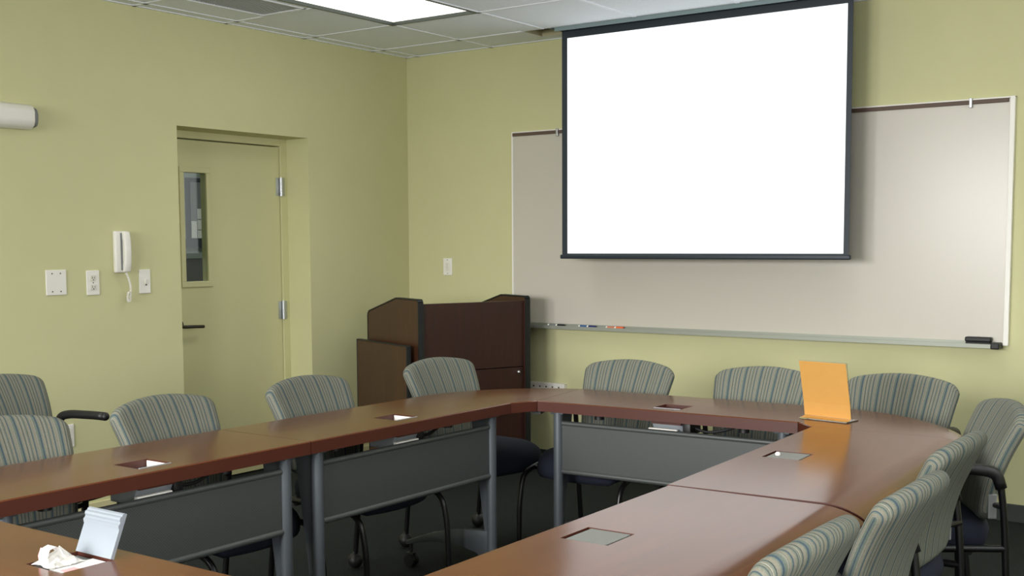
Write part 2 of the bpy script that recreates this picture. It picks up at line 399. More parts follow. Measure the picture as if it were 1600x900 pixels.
# ------------------------------------------------------------------ tables
ZT, TH = .735, .043
PROF = [(0, -.003), (.004, 0), (.065, 0), (.185, 0), (.43, 0), (.452, -.002), (.474, -.0065), (.493, -.0125), (.512, -.0205), (.525, -.028), (.53, -.034)]   # depth, drop
DEP = PROF[-1][0]
def rows_to_mesh(rows, zt, hole=None):
    """rows: stations, each a list of xy along the depth profile. Closed slab, optional hole (i0,i1,j0,j1) in cell indices"""
    bm = bmesh.new(); n = len(rows); m = len(PROF)
    T = [[bm.verts.new((p[0], p[1], zt+PROF[j][1])) for j, p in enumerate(r)] for r in rows]
    B = [[bm.verts.new((p[0], p[1], zt-TH)) for j, p in enumerate(r)] for r in rows]
    def cell(i, j): return hole and hole[0] <= i < hole[1] and hole[2] <= j < hole[3]
    for i in range(n-1):
        for j in range(m-1):
            if cell(i, j): continue
            bm.faces.new((T[i][j], T[i+1][j], T[i+1][j+1], T[i][j+1])); bm.faces.new((B[i][j], B[i][j+1], B[i+1][j+1], B[i+1][j]))
        f = bm.faces.new((T[i][0], B[i][0], B[i+1][0], T[i+1][0])); f.material_index = 1
        f = bm.faces.new((T[i][-1], T[i+1][-1], B[i+1][-1], B[i][-1])); f.material_index = 1
    for i in (0, n-1):
        for j in range(m-1):
            f = bm.faces.new((T[i][j], T[i][j+1], B[i][j+1], B[i][j])); f.material_index = 1
    if hole:
        i0, i1, j0, j1 = hole
        loop = [(i, j0) for i in range(i0, i1)]+[(i1, j) for j in range(j0, j1)]+[(i, j1) for i in range(i1, i0, -1)]+[(i0, j) for j in range(j1, j0, -1)]
        for (a, b), (c, d) in zip(loop, loop[1:]+loop[:1]):
            f = bm.faces.new((T[a][b], T[c][d], B[c][d], B[a][b])); f.material_index = 1
    return bm
HB = .06       # half width of the power box opening
def leg_mesh(sx, L):
    x = sx*(L/2-.072); bm = bmesh.new()
    tube(bm, [(x, .047, .055), (x, .047, ZT-TH)], .0205, 18)
    prism(bm, [(.05, ZT-TH), (.145, ZT-TH), (.062, .10), (.05, .08)], 'x', x-.009, x+.009)
    prism(bm, [(.045, .215), (.20, .205), (.36, .165), (.50, .112), (.50, .095), (.36, .128), (.22, .135), (.12, .115), (.045, .055)], 'x', x-.013, x+.013, .003)
    box(bm, x-.03, x+.03, .03, .40, ZT-TH-.012, ZT-TH, .003)
    return bm, x
def make_table(L, loc, rz, label, state, skew0=0, skew1=0, plate_in=True):
    t = thing('meeting_table', label, 'table', loc, rz, 'tables joined in a hollow rectangle')
    xs = [-L/2, -HB, HB, L/2]
    rows = []
    for i, x in enumerate(xs):
        k = skew0 if i == 0 else skew1 if i == 3 else 0
        rows.append([(x+k*PROF[j][0], PROF[j][0]) for j in range(len(PROF))])
    autosmooth(obj('tabletop', rows_to_mesh(rows, ZT, (1, 2, 2, 3)), [M['table'], M['edge']], t), 25)
    for sx in (-1, 1):
        bm, x = leg_mesh(sx, L); lg = autosmooth(obj('leg', bm, M['steel'], t))
        for y in (.07, .48):
            c = bmesh.new(); disc(c, (x-.011, y, .027), 'x', .027, .016); disc(c, (x+.011, y, .027), 'x', .027, .016); tube(c, [(x, y, .02), (x, y, .11)], .008, 8)
            box(c, x-.012, x+.012, y-.018, y+.018, .045, .062, .004)
            autosmooth(obj('caster', c, M['plast'], lg))
    bm = bmesh.new(); a = L/2-.072-.02
    box(bm, -a, a, .043, .051, .445, .645)
    mp = obj('modesty_panel', bm, M['panel'], t)
    bm = bmesh.new(); tube(bm, [(-a, .047, .643), (a, .047, .643)], .010, 14); tube(bm, [(-a, .047, .444), (a, .047, .444)], .011, 14)
    autosmooth(obj('panel_rim', bm, M['panelplain'], mp))
    for x in (-.33, .30):                      # knobs of the flip mechanism under the top
        c = bmesh.new(); box(c, x-.035, x+.035, .10, .16, ZT-TH-.016, ZT-TH, .004); disc(c, (x, .12, ZT-TH-.024), 'z', .020, .018, 14); box(c, x-.16, x+.16, .135, .15, ZT-TH-.012, ZT-TH)
        autosmooth(obj('clamp', c, M['plast'], t))
    pb = obj('power_box', None or well(), M['edge'], t); pb['label'] = 'open wooden well of the power box' if state == 'open' else 'power box set in the table top'
    # housing that hangs under the top
    bm = bmesh.new(); prism(bm, [(.062, ZT-TH), (.20, ZT-TH), (.20, .625), (.095, .625)], 'x', -.065, .065, .004)
    obj('box_housing', bm, M['lid'], pb)
    obj('power_strip', nb(-.075, .05, .056, .074, .640, .656, .003), M['white'], pb)
    bm = bmesh.new(); box(bm, .066, .10, .07, .17, .635, .69, .006); tube(bm, fillet([(.09, .12, .66), (.16, .11, .645), (.24, .12, .665), (.29, .13, .69)], .04), .006, 8)
    autosmooth(obj('cable', bm, M['plast'], pb))
    y0, y1 = PROF[2][0], PROF[3][0]
    if state == 'open':
        if plate_in: obj('socket_plate', nb(HB-.005, HB-.001, y0+.002, y1-.002, ZT-.058, ZT-.004, .001), M['white'], pb)
        bm = bmesh.new(); box(bm, -HB+.003, HB-.003, y0+.002, y0+.008, ZT-.04, ZT+.0015, .001)
        obj('lid', bm, M['lid'], pb)
    elif state == 'closed':
        obj('lid', nb(-HB+.001, HB-.001, y0+.008, y1-.010, ZT-.007, ZT-.002, .001), M['closedlid'], pb)
    return t
def well():
    y0, y1 = PROF[2][0], PROF[3][0]; bm = bmesh.new(); z = ZT-.062
    w_ = .004
    box(bm, -HB-w_, -HB, y0-w_, y1+w_, z, ZT-.03); box(bm, HB, HB+w_, y0-w_, y1+w_, z, ZT-.03); box(bm, -HB, HB, y0-w_, y0, z, ZT-.03); box(bm, -HB, HB, y1, y1+w_, z, ZT-.03); box(bm, -HB, HB, y0, y1, z, z+.004)
    return bm
L1 = make_table(1.126, (2.447, -3.925, 0), PI/2, 'left table nearest the camera with an open power box, below the white wall plates', 'open')
L2 = make_table(1.126, (2.447, -2.796, 0), PI/2, 'left table in front of the door and lectern, open power box beside a chair', 'open')
FR = .035
FTC = (3.053, -2.100)
FT = make_table(1.107, (FTC[0], FTC[1], 0), FR, 'far table below the projector screen with an open power box', 'open', -.12, 0, False)
def end_pt(c, r, lx, ly): return Vector((c[0]+lx*math.cos(r)-ly*math.sin(r), c[1]+lx*math.sin(r)+ly*math.cos(r)))
R1R = math.radians(-87.3)
R1 = make_table(1.165, (3.713, -2.738, 0), R1R, 'right table reflecting the gold sign, closed silver lid with a white button', 'closed')
R2 = make_table(1.15, (3.756, -3.905, 0), math.radians(-89.2), 'right table nearest the camera with a plain closed silver lid', 'closed')
NT = make_table(1.126, (3.105, -4.572, 0), PI, 'near table at lower left with the power box lid standing up', 'up')
# little white button on the closed lid of R1
pb = [c for c in R1.children if c.name.startswith('power_box')][0]
bm = bmesh.new(); ball(bm, (.004, .095, ZT+.002), .0085, 1, 1, .8); obj('lid_button', bm, M['white'], pb, True)
# the raised lid with the ribbed edge
pb = [c for c in NT.children if c.name.startswith('power_box')][0]
# local frame of NT: +x = world -x, +y = world -y
bm = bmesh.new()
Ml = Matrix.Translation((0, .066, ZT+.001)) @ Matrix.Rotation(math.radians(22), 4, 'X')
prism(bm, [(-.004, 0), (.004, 0), (.004, .060), (.0075, .065), (.0085, .069), (.0065, .073), (.0065, .076), (.0095, .080), (.0095, .085), (.006, .089), (.006, .092), (.002, .096), (-.004, .096)], 'x', -.060, .060)
bmesh.ops.transform(bm, matrix=Ml, verts=bm.verts[:])
lid = autosmooth(obj('raised_lid', bm, M['satinlid'], pb))
obj('socket_plate', nb(-HB+.004, HB-.004, .068, .182, ZT-.012, ZT-.007, .001), M['grey'], pb)
def corner(P0, d0, P1, d1, label):
    P0, P1 = Vector(P0), Vector(P1); rows = []
    a0 = math.atan2(d0[1], d0[0]); a1 = math.atan2(d1[1], d1[0])
    while a1 > a0: a1 -= 2*PI
    c = (P0+P1)/2; n = 22
    for i in range(n+1):
        s = i/n; p = P0.lerp(P1, s); a = a0+(a1-a0)*s; d = Vector((math.cos(a), math.sin(a)))
        ln = 1.0
        if i == 0: ln = math.hypot(*d0)
        rows.append([(p[0]+d[0]*PROF[j][0]*ln-c[0], p[1]+d[1]*PROF[j][0]*ln-c[1]) for j in range(len(PROF))])
    t = thing('corner_table', label, 'table', (c[0], c[1], 0), 0, 'rounded corner table pieces')
    autosmooth(obj('tabletop', rows_to_mesh(rows, ZT), [M['table'], M['edge']], t), 25)
    am = (a0+a1)/2
    bm = bmesh.new()
    for s in (-1, 1):
        q = Vector((math.cos(am+s*.55), math.sin(am+s*.55)))
        p = Vector((math.cos(am+s*1.0), math.sin(am+s*1.0)))*.05
        prism(bm, [(p[0]+q[0]*.05-q[1]*.02, p[1]+q[1]*.05+q[0]*.02), (p[0]+q[0]*.3-q[1]*.02, p[1]+q[1]*.3+q[0]*.02), (p[0]+q[0]*.3+q[1]*.02, p[1]+q[1]*.3-q[0]*.02), (p[0]+q[0]*.05+q[1]*.02, p[1]+q[1]*.05-q[0]*.02)], 'z', ZT-TH-.02, ZT-TH)
    obj('bracket', bm, M['plast'], t)
    return t
fl = end_pt(FTC, FR, -.5535-.002, 0); fld = Vector((math.cos(FR+PI/2)-.12*math.cos(FR), math.sin(FR+PI/2)-.12*math.sin(FR)))
fr = end_pt(FTC, FR, .5535+.002, 0)
rl = end_pt((3.713, -2.738), R1R, -.5825-.002, 0)
CL = corner((2.447, -2.2315), (-1, 0), (fl[0], fl[1]), (fld[0], fld[1]), 'left corner table piece in front of the lectern doors')
CR = corner((fr[0], fr[1]), (-math.sin(FR), math.cos(FR)), (rl[0], rl[1]), (math.cos(R1R+PI/2), math.sin(R1R+PI/2)), 'right corner table piece under the gold sign, round outer edge')

# ------------------------------------------------------------------ chairs
def back_mesh():
    bm = bmesh.new(); nu, nv = 18, 16
    lay = bm.verts.layers.float.new('stripe')
    prof = [(.465, .0), (.53, -.002), (.60, -.014), (.66, -.032), (.71, -.053), (.76, -.078), (.80, -.100), (.83, -.118), (.86, -.137)]
    def px(z):
        z = max(prof[0][0], min(prof[-1][0], z))
        for (z0, x0), (z1, x1) in zip(prof, prof[1:]):
            if z <= z1: t = (z-z0)/(z1-z0); return x0+(x1-x0)*t
        return prof[-1][1]
    def pxs(z): return (px(z-.025)+px(z)+px(z+.025))/3
    def P(s, t):
        a = abs(s)
        zt = .848-.034*s*s-.026*max(0, (a-.87)/.13)**2
        zb = .468+.04*max(0, (a-.6)/.4)**2.2
        z = zb+(zt-zb)*t
        u = (z-.47)/.38
        w = .188+.046*min(1, u*1.2)
        y = s*w
        x = -.20+pxs(z)+.025*s*s*(.45+.55*min(1, max(0, u)))
        return Vector((x, y, z))
    def nrm(s, t):
        e = 1e-3; a = P(s+e, t)-P(s-e, t); b = P(s, t+e)-P(s, t-e); return a.cross(b).normalized()
    def th(s, t):
        ds = (1-abs(s))*.23; dt = min(t, 1-t)*.38
        e = min(ds, dt); R = .026
        return .0265*math.sqrt(max(0.0, 1-(1-min(1, e/R))**2))
    ss = [math.sin(PI/2*(-1+2*i/nu)) for i in range(nu+1)]; ts = [.5+.5*math.sin(PI/2*(-1+2*j/nv)) for j in range(nv+1)]
    F, B = {}, {}
    for i, s in enumerate(ss):
        for j, t in enumerate(ts):
            p = P(s, t); n = nrm(s*.999, .001+t*.998); h = th(s, t)
            if i in (0, nu) or j in (0, nv): F[i, j] = B[i, j] = bm.verts.new(p)
            else: F[i, j] = bm.verts.new(p+n*h); B[i, j] = bm.verts.new(p-n*h)
    for i, s in enumerate(ss):
        ds = (1-abs(s))*.23; R = .026; k = min(1, ds/R)
        arc = R*math.asin(1-k)*1.35-(R-min(R, ds)) if ds < R else 0
        for j, t in enumerate(ts):
            u = s*.232+math.copysign(arc, s)
            for D in (F, B): D[i, j][lay] = u
    for i in range(nu):
        for j in range(nv):
            for D in (F, B):
                vs = [D[i, j], D[i+1, j], D[i+1, j+1], D[i, j+1]]
                bm.faces.new(vs if D is F else vs[::-1])
    return bm
def seat_mesh():
    bm = bmesh.new(); nu, nv = 14, 14; G_ = {}
    def P(s, t, top):
        a = math.sqrt(1-.5*t*t); b = math.sqrt(1-.5*s*s)       # squircle
        k = .72; a = 1-(1-a)*k; b = 1-(1-b)*k
        x = s*.235*a; y = t*.236*b
        e = max(abs(s), abs(t)); h = math.sqrt(max(0, 1-max(0, (e-.72)/.28)**2))
        zc = .435+(.012 if s > 0 else 0)*0-.028*max(0, (s-.35)/.65)**2
        return Vector((x, y, zc+(.042*h+.008*(1-e) if top else -.065*h)))
    ss = [math.sin(PI/2*(-1+2*i/nu)) for i in range(nu+1)]
    F, B = {}, {}
    for i, s in enumerate(ss):
        for j, t in enumerate(ss):
            if i in (0, nu) or j in (0, nu): F[i, j] = B[i, j] = bm.verts.new(P(s, t, True))
            else: F[i, j] = bm.verts.new(P(s, t, True)); B[i, j] = bm.verts.new(P(s, t, False))
    for i in range(nu):
        for j in range(nv):
            bm.faces.new([F[i, j], F[i+1, j], F[i+1, j+1], F[i, j+1]]); bm.faces.new([B[i, j+1], B[i+1, j+1], B[i+1, j], B[i, j]])
    return bm
def make_chair():
    t = thing('guest_chair', 'chair', 'chair', (0, 0, 0), 0, 'striped chairs around the tables')
    bk = obj('backrest', back_mesh(), M['fabric'], t, True); sd = bk.modifiers.new('sub', 'SUBSURF'); sd.levels = 1; sd.render_levels = 1
    obj('seat', seat_mesh(), M['seat'], t, True)
    for s in (-1, 1):
        y = .25*s
        bm = bmesh.new(); tube(bm, fillet([(-.262, y, .05), (-.235, y, .30), (-.225, y, .50), (-.205, y, .655), (-.13, y, .658)], .07, 7), .0115, 12)
        lg = autosmooth(obj('leg', bm, M['black'], t)); lg['label'] = 'rear leg rising into the armrest'
        c = bmesh.new(); ball(c, (-.262, y, .034), .033); tube(c, [(-.262, y, .05), (-.262, y, .075)], .012, 10)
        obj('caster', c, M['plast'], lg, True)
        bm = bmesh.new(); tube(bm, fillet([(-.212, y, .60), (-.198, y, .648), (-.14, y, .660), (.0, y, .661), (.05, y, .659)], .05, 7), .0185, 14)
        ball(bm, (.05, y, .659), .0185); obj('armrest', bm, M['plast'], t, True)
        bm = bmesh.new(); tube(bm, fillet([(-.230, y, .405), (.10, y, .40), (.205, y, .375), (.232, y, .25), (.236, y, .05)], .09, 8), .0115, 12)
        lg = autosmooth(obj('leg', bm, M['black'], t)); lg['label'] = 'curved front leg running back as the seat rail'
        c = bmesh.new(); ball(c, (.236, y, .030), .030); tube(c, [(.236, y, .05), (.236, y, .07)], .012, 10)
        obj('caster', c, M['plast'], lg, True)
    bm = bmesh.new(); tube(bm, [(-.12, -.25, .392), (-.12, .25, .392)], .0105, 10); tube(bm, [(.12, -.25, .392), (.12, .25, .392)], .0105, 10)
    tube(bm, [(-.226, -.25, .535), (-.205, -.19, .535)], .009, 10); tube(bm, [(-.226, .25, .535), (-.205, .19, .535)], .009, 10)
    autosmooth(obj('frame', bm, M['black'], t))
    for s in (-1, 1):
        obj('bracket', nb(-.214, -.188, s*.199-.004, s*.199+.004, .49, .57, .002), M['alu'], t)
    return t
CH = [  # seat centre, facing angle, label
    ((.940, -3.330), 12, 'striped chair standing against the left wall, its armrest in front of the low outlet'),
    ((2.085, -4.065), 0, 'striped chair at lower left, behind the near end of the left tables'),
    ((2.075, -3.42), 4, 'striped chair behind the left tables, below the light switch and door recess edge'),
    ((2.06, -2.705), 2, 'striped chair behind the left tables, in front of the door'),
    ((2.02, -1.846), -4, 'striped chair in front of the dark lectern'),
    ((2.535, -1.715), -91, 'striped chair behind the far table, standing left below the projector screen'),
    ((3.180, -1.666), -90, 'striped chair behind the gold sign, its right side hidden by it'),
    ((3.728, -1.630), -94, 'striped chair at the right corner, just right of the gold sign'),
    ((4.025, -2.085), 209, 'striped chair at far right, turned askew with its seat and armrest showing'),
    ((4.052, -2.715), 180, 'striped chair seen from behind, next to the askew chair at far right'),
    ((4.13, -3.389), 180, 'tall backed striped chair seen from behind at right, second from the camera'),
    ((4.112, -3.968), 180, 'striped chair at lower right nearest the camera, only its top showing'),
]
proto = make_chair()
CHAIRS = []
for i, (p, deg, lab) in enumerate(CH):
    o = proto if i == 0 else copy_tree(proto)
    a = math.radians(deg); o.location = (p[0], p[1], 0); o.rotation_euler = (0, 0, a); o['label'] = lab
    CHAIRS.append(o)

# ------------------------------------------------------------------ lectern
LA = Vector((.918, -1.0)); LB = Vector((1.197, -.30)); LW = (LB-LA).length
ln = Vector((LB.y-LA.y, -(LB.x-LA.x)))/LW       # front normal
t = thing('lectern', 'dark mahogany lectern cabinet with black edges in the corner', 'lectern', ((LA.x+LB.x)/2, (LA.y+LB.y)/2, 0), math.atan2(ln.y, ln.x))
# local: +x out of the front, +y from LA to LB
hw = LW/2
wing = [(0, .03), (0, 1.05), (-.008, 1.06), (-.27, 1.062), (-.63, .972), (-.645, .955), (-.645, .03)]
for s in (-1, 1):
    y0, y1 = (-hw, -hw+.03) if s < 0 else (hw-.03, hw)
    sp = obj('side_panel', prism(bmesh.new(), wing, 'y', y0, y1), M['lectern_side'], t)
    bm = bmesh.new()
    path = [(0, .03), (0, 1.05), (-.008, 1.062), (-.27, 1.064), (-.63, .974), (-.647, .955), (-.647, .03)]
    for (a, b), (c, d) in zip(path, path[1:]):
        L_ = math.hypot(c-a, d-b); nx, nz = -(d-b)/L_*-1, (c-a)/L_*-1
        w_ = .007
        prism(bm, [(a, b), (c, d), (c+nx*w_, d+nz*w_), (a+nx*w_, b+nz*w_)], 'y', y0-.002, y1+.002)
    obj('edge_moulding', bm, M['rubber'], sp)
    if s > 0: sp['label'] = 'right side panel of the lectern'
ph = .645
obj('front_panel', nb(-.04, -.012, -hw+.03, hw-.03, ph+.003, 1.04, .001), M['lectern'], t)
for k in (0, 1):
    a, b = (-hw+.032, -.0015) if k == 0 else (.0015, hw-.032)
    d = obj('door', nb(-.04, -.012, a, b, .09, ph-.002, .001), M['lectern'], t)
    if k:
        c = bmesh.new(); disc(c, (-.008, b-.045, ph-.03), 'x', .011, .014); ball(c, (.0, b-.045, ph-.03), .010); autosmooth(obj('lock', c, M['chrome'], d))
obj('plinth', nb(-.6, -.05, -hw+.03, hw-.03, .03, .09), M['rubber'], t)
obj('back_panel', nb(-.63, -.61, -hw+.03, hw-.03, .09, .93), M['lectern'], t)
obj('worktop', nb(-.61, -.04, -hw+.03, hw-.03, .84, .865), M['lectern'], t)
sh = obj('side_leaf', nb(-.68, -.035, -hw-.060, -hw-.034, .25, .80, .003), M['lectern_side'], t)
bm = bmesh.new(); box(bm, -.685, -.030, -hw-.062, -hw-.032, .80, .806, .002); box(bm, -.035, -.027, -hw-.062, -hw-.032, .25, .804, .003); box(bm, -.687, -.68, -hw-.062, -hw-.032, .25, .804, .003)
obj('edge_moulding', bm, M['rubber'], sh)
obj('leaf_bracket', nb(-.5, -.2, -hw-.034, -hw, .62, .74), M['rubber'], t)
for x in (-.58, -.08):
    for y in (-hw+.08, hw-.08):
        c = bmesh.new(); disc(c, (x, y, .018), 'y', .018, .02); box(c, x-.02, x+.02, y-.02, y+.02, .026, .032); obj('caster', c, M['plast'], t)

# ------------------------------------------------------------------ whiteboard
WX0, WX1, WZ0, WZ1 = .874, 3.848, .87, 2.075
t = thing('whiteboard', 'long white dry erase board on the front wall behind the screen', 'whiteboard', ((WX0+WX1)/2, 0, WZ0))
hw = (WX1-WX0)/2; hh = WZ1-WZ0
obj('board_surface', nb(-hw+.01, hw-.01, -.02, -.002, 0, hh-.01, .001), M['board'], t)
bm = bmesh.new(); box(bm, -hw, -hw+.012, -.026, -.001, 0, hh, .002); box(bm, hw-.024, hw, -.028, -.001, 0, hh, .002)
box(bm, -hw, hw, -.024, -.001, hh-.008, hh, .002); obj('board_frame', bm, M['white'], t)
obj('map_rail', nb(-hw+.01, hw-.03, -.03, -.020, hh-.028, hh-.008, .002), M['rail'], t)
bm = bmesh.new()
for x in (1.222, 3.644): 
    X = x-(WX0+WX1)/2; box(bm, X-.007, X+.007, -.040, -.026, hh-.045, hh+.002, .002)
obj('rail_hook', bm, M['alu'], t)
bm = bmesh.new(); prism(bm, [(-.001, -.012), (-.001, .018), (-.022, .018), (-.022, -.002), (-.07, -.002), (-.073, .008), (-.078, .008), (-.078, -.012)], 'x', -hw+.01, hw-.06)
obj('marker_tray', bm, M['traymetal'], t)
obj('tray_end_cap', nb(hw-.07, hw-.028, -.083, -.002, -.016, .016, .006), M['plast'], t)
# eraser and markers on the tray
e = thing('whiteboard_eraser', 'black whiteboard eraser at the right end of the marker tray', 'eraser', (3.715, -.046, WZ0-.0015))
obj('felt_pad', nb(-.058, .058, -.020, .020, 0, .018, .003), M['felt'], e); obj('grip', nb(-.062, .062, -.022, .022, .018, .042, .007, 3), M['plast'], e)
def marker(x, body, cap, lab):
    m = thing('dry_erase_marker', lab, 'marker', (x, -.048, WZ0+.0075), 0, 'markers on the whiteboard tray')
    bm = bmesh.new(); tube(bm, [(-.058, 0, 0), (-.048, 0, 0)], .0085, 14); tube(bm, [(.002, 0, 0), (.012, 0, 0)], .0092, 14); autosmooth(obj('barrel_end', bm, M['white'], m))
    bm = bmesh.new(); tube(bm, [(-.048, 0, 0), (.002, 0, 0)], .0088, 14); autosmooth(obj('barrel', bm, body, m))
    bm = bmesh.new(); tube(bm, [(.012, 0, 0), (.052, 0, 0), (.060, 0, 0)], .0095, 14, r2=.0085); autosmooth(obj('cap', bm, cap, m))
    return m
marker(1.222, M['grey'], M['blackink'], 'black capped marker, leftmost on the whiteboard tray beside the lectern')
marker(1.447, M['blue'], M['navy'], 'blue marker with a navy cap on the whiteboard tray')
marker(1.640, M['salmon'], M['orange'], 'salmon marker with an orange cap on the whiteboard tray')

# ------------------------------------------------------------------ projector screen
YS = -.255
SX0, SX1 = 1.400, 3.132; SZ0 = 1.290
t = thing('projector_screen', 'pulled down projector screen glowing white with a black border', 'projector screen', ((SX0+SX1)/2, YS, SZ0))
hw = (SX1-SX0)/2; top = H+.10-SZ0
ix0, ix1, iz0, iz1 = 1.441-(SX0+SX1)/2, 3.100-(SX0+SX1)/2, .031, 2.562-SZ0
bm = bmesh.new(); rect_holes(bm, -hw+.004, hw-.004, .02, top, [(ix0, ix1, iz0, iz1)], lambda u, v: (u, -.0008, v)); rect_holes(bm, -hw+.004, hw-.004, .02, top, [], lambda u, v: (u, .0012, v))
obj('black_border', bm, M['screenblack'], t)
obj('projection_surface', rect_holes(bmesh.new(), ix0, ix1, iz0, iz1, [], lambda u, v: (u, -.0008, v)), M['image'], t)
bm = bmesh.new(); box(bm, -hw-.006, hw+.006, -.012, .012, 0, .024, .006, 3); autosmooth(obj('weight_bar', bm, M['screenblack'], t))
bm = bmesh.new(); tube(bm, [(-hw-.02, .02, top+.02), (hw+.02, .02, top+.02)], .04, 20); autosmooth(obj('roller', bm, M['housing'], t))
bm = bmesh.new(); box(bm, -hw-.04, hw+.04, -.068, -.062, top-.10, top+.06); box(bm, -hw-.04, hw+.04, .085, .091, top-.10, top+.06); box(bm, -hw-.046, -hw-.04, -.068, .091, top-.10, top+.06); box(bm, hw+.04, hw+.046, -.068, .091, top-.10, top+.06); box(bm, -hw-.046, hw+.046, -.068, .091, top+.06, top+.066)
obj('screen_case', bm, M['housing'], t)
obj('case_flange', nb(-hw, hw+.03, -.0735, -.0645, H-SZ0-.022, H-SZ0+.02), M['housing'], t)

# ------------------------------------------------------------------ gold sign
p0, p1 = Vector((3.583, -1.954, ZT)), Vector((3.767, -1.982, ZT))
c = (p0+p1)/2; d = (p1-p0); ang = math.atan2(d.y, d.x)
t = thing('table_sign', 'upright gold paper sign in a slanted clear holder on the corner table', 'sign', (c.x, c.y, ZT+.0006), ang)
w2 = d.length/2
def slab(bm, pts, th, a, b):
    """strip following pts (y,z), thickness th, from x=a to x=b"""
    P2 = [Vector((0, p[0], p[1])) for p in pts]; L_, R_ = [], []
    out = []
    for i, p in enumerate(P2):
        tt = (P2[min(i+1, len(P2)-1)]-P2[max(i-1, 0)]).normalized(); n = Vector((0, -tt.z, tt.y))
        out.append((p+n*th/2, p-n*th/2))
    V = [[bm.verts.new((x, q.y, q.z)) for q in pr for x in (a, b)] for pr in out]
    for u, v in zip(V, V[1:]):
        bm.faces.new((u[0], u[1], v[1], v[0])); bm.faces.new((u[2], v[2], v[3], u[3])); bm.faces.new((u[0], v[0], v[2], u[2])); bm.faces.new((u[1], u[3], v[3], v[1]))
    bm.faces.new((V[0][0], V[0][2], V[0][3], V[0][1])); bm.faces.new((V[-1][0], V[-1][1], V[-1][3], V[-1][2]))
    return bm
obj('gold_sheet', slab(bmesh.new(), [(-.002, .010), (-.010, .06), (-.030, .14), (-.048, .213)], .0016, -w2, w2), M['gold'], t)
obj('sheet_foot', slab(bmesh.new(), [(-.004, .0085), (-.016, .005), (-.034, .0042)], .0012, -w2, w2), M['gold'], t)
bm = bmesh.new(); slab(bm, [(-.038, .0015), (-.02, .0015), (.05, .0015)], .003, -w2-.002, w2+.002); 
obj('holder_base', bm, M['acrylic'], t)
bm = bmesh.new(); slab(bm, [(.003, .004), (-.006, .06), (-.0265, .14), (-.0445, .215)], .0022, -w2-.002, w2+.002); obj('holder_panel', bm, M['acrylic'], t)

# ------------------------------------------------------------------ plastic bag and papers in the near power box
nx, ny = 3.107, -4.572-.125
t = thing('crumpled_bag', 'crumpled clear plastic bag lying in the near open power box', 'plastic bag', (nx-.022, ny-.012, ZT-.0045))
bm = bmesh.new(); random.seed(3); n = 9; V = {}
for i in range(n):
    for j in range(n):
        u, v = i/(n-1)-.5, j/(n-1)-.5; r = max(abs(u), abs(v))*2
        z = (1-r**1.5)*.016+random.uniform(0, .010)*(1-r*.8)+.0025+(.012*math.exp(-((u+.15)**2+(v-.15)**2)*40))
        V[i, j] = bm.verts.new((u*.066+random.uniform(-.005, .005), v*.08+random.uniform(-.005, .005), z))
for i in range(n-1):
    for j in range(n-1): bm.faces.new((V[i, j], V[i+1, j], V[i+1, j+1], V[i, j+1]))
obj('bag_film', bm, M['bagfilm'], t)
bm = bmesh.new(); slab(bm, [(-.03, .006), (-.032, .022), (-.026, .036), (-.012, .040), (-.002, .034), (.004, .022)], .0012, -.016, .012)
obj('bag_flap', bm, M['film'], t)
obj('red_seal', slab(bmesh.new(), [(-.031, .006), (-.033, .022), (-.0265, .0372)], .0012, -.018, -.015), M['pink'], t)
t = thing('folded_leaflet', 'white leaflet with a pink patch beside the bag in the near power box', 'leaflet', (nx+.030, ny+.002, ZT-.0065))
obj('paper_sheet', nb(-.028, .026, -.05, .05, 0, .003), M['paper'], t)
obj('pink_patch', nb(-.002, .024, -.046, -.012, .003, .0034), M['pink'], t)

# ------------------------------------------------------------------ things on the walls
def plate(name, lab, cat, wall, u0, u1, z0, z1, group=None):
    c = (u0+u1)/2
    t = thing(name, lab, cat, (0, c, z0) if wall == 'left' else (c, 0, z0), 0 if wall == 'left' else -PI/2, group)
    w_ = (u1-u0)/2
    obj('cover_plate', nb(0, .007, -w_, w_, 0, z1-z0, .003), M['white'], t)
    return t, w_, z1-z0
t, w_, h_ = plate('blank_plate', 'square white double wall plate with four screws, leftmost on the left wall', 'wall plate', 'left', -2.727, -2.614, 1.137, 1.262)
bm = bmesh.new()
for y in (-.023, .023):
    for z in (.018, h_-.018): disc(bm, (.0075, y, z), 'x', .0035, .002, 10)
obj('screw', bm, M['slot'], t)
def duplex(t, h_, zs):
    bm = bmesh.new(); b2 = bmesh.new()
    for z in zs:
        box(bm, .006, .010, -.017, .017, z-.014, z+.014, .005)
        box(b2, .0098, .0106, -.008, -.0055, z-.002, z+.008); box(b2, .0098, .0106, .0055, .008, z-.002, z+.007); disc(b2, (.0102, 0, z-.008), 'x', .003, .001, 10)
    f = obj('socket', bm, M['offwhite'], t); obj('slots', b2, M['slot'], f)
    bm = bmesh.new(); disc(bm, (.0075, 0, h_/2), 'x', .003, .002, 10); obj('screw', bm, M['slot'], t)
t, w_, h_ = plate('power_outlet', 'white duplex outlet between the blank plate and the wall phone', 'outlet', 'left', -2.50, -2.425, 1.130, 1.255); duplex(t, h_, (h_/2-.023, h_/2+.023))
t, w_, h_ = plate('light_switch', 'white switch plate right of the wall phone, next to the door', 'switch', 'left', -2.183, -2.112, 1.127, 1.254)
obj('toggle', nb(.006, .016, -.005, .005, h_/2-.014, h_/2+.010, .002), M['offwhite'], t)
bm = bmesh.new(); disc(bm, (.0085, .006, h_/2-.018), 'x', .004, .003, 10); obj('screw', bm, M['slot'], t)
t, w_, h_ = plate('low_power_outlet', 'white duplex outlet low on the left wall, behind the armrest', 'outlet', 'left', -2.675, -2.602, .372, .488); duplex(t, h_, (h_/2-.023, h_/2+.023))
t, w_, h_ = plate('light_switch', 'small white switch plate on the front wall left of the whiteboard', 'switch', 'front', .302, .374, 1.175, 1.287)
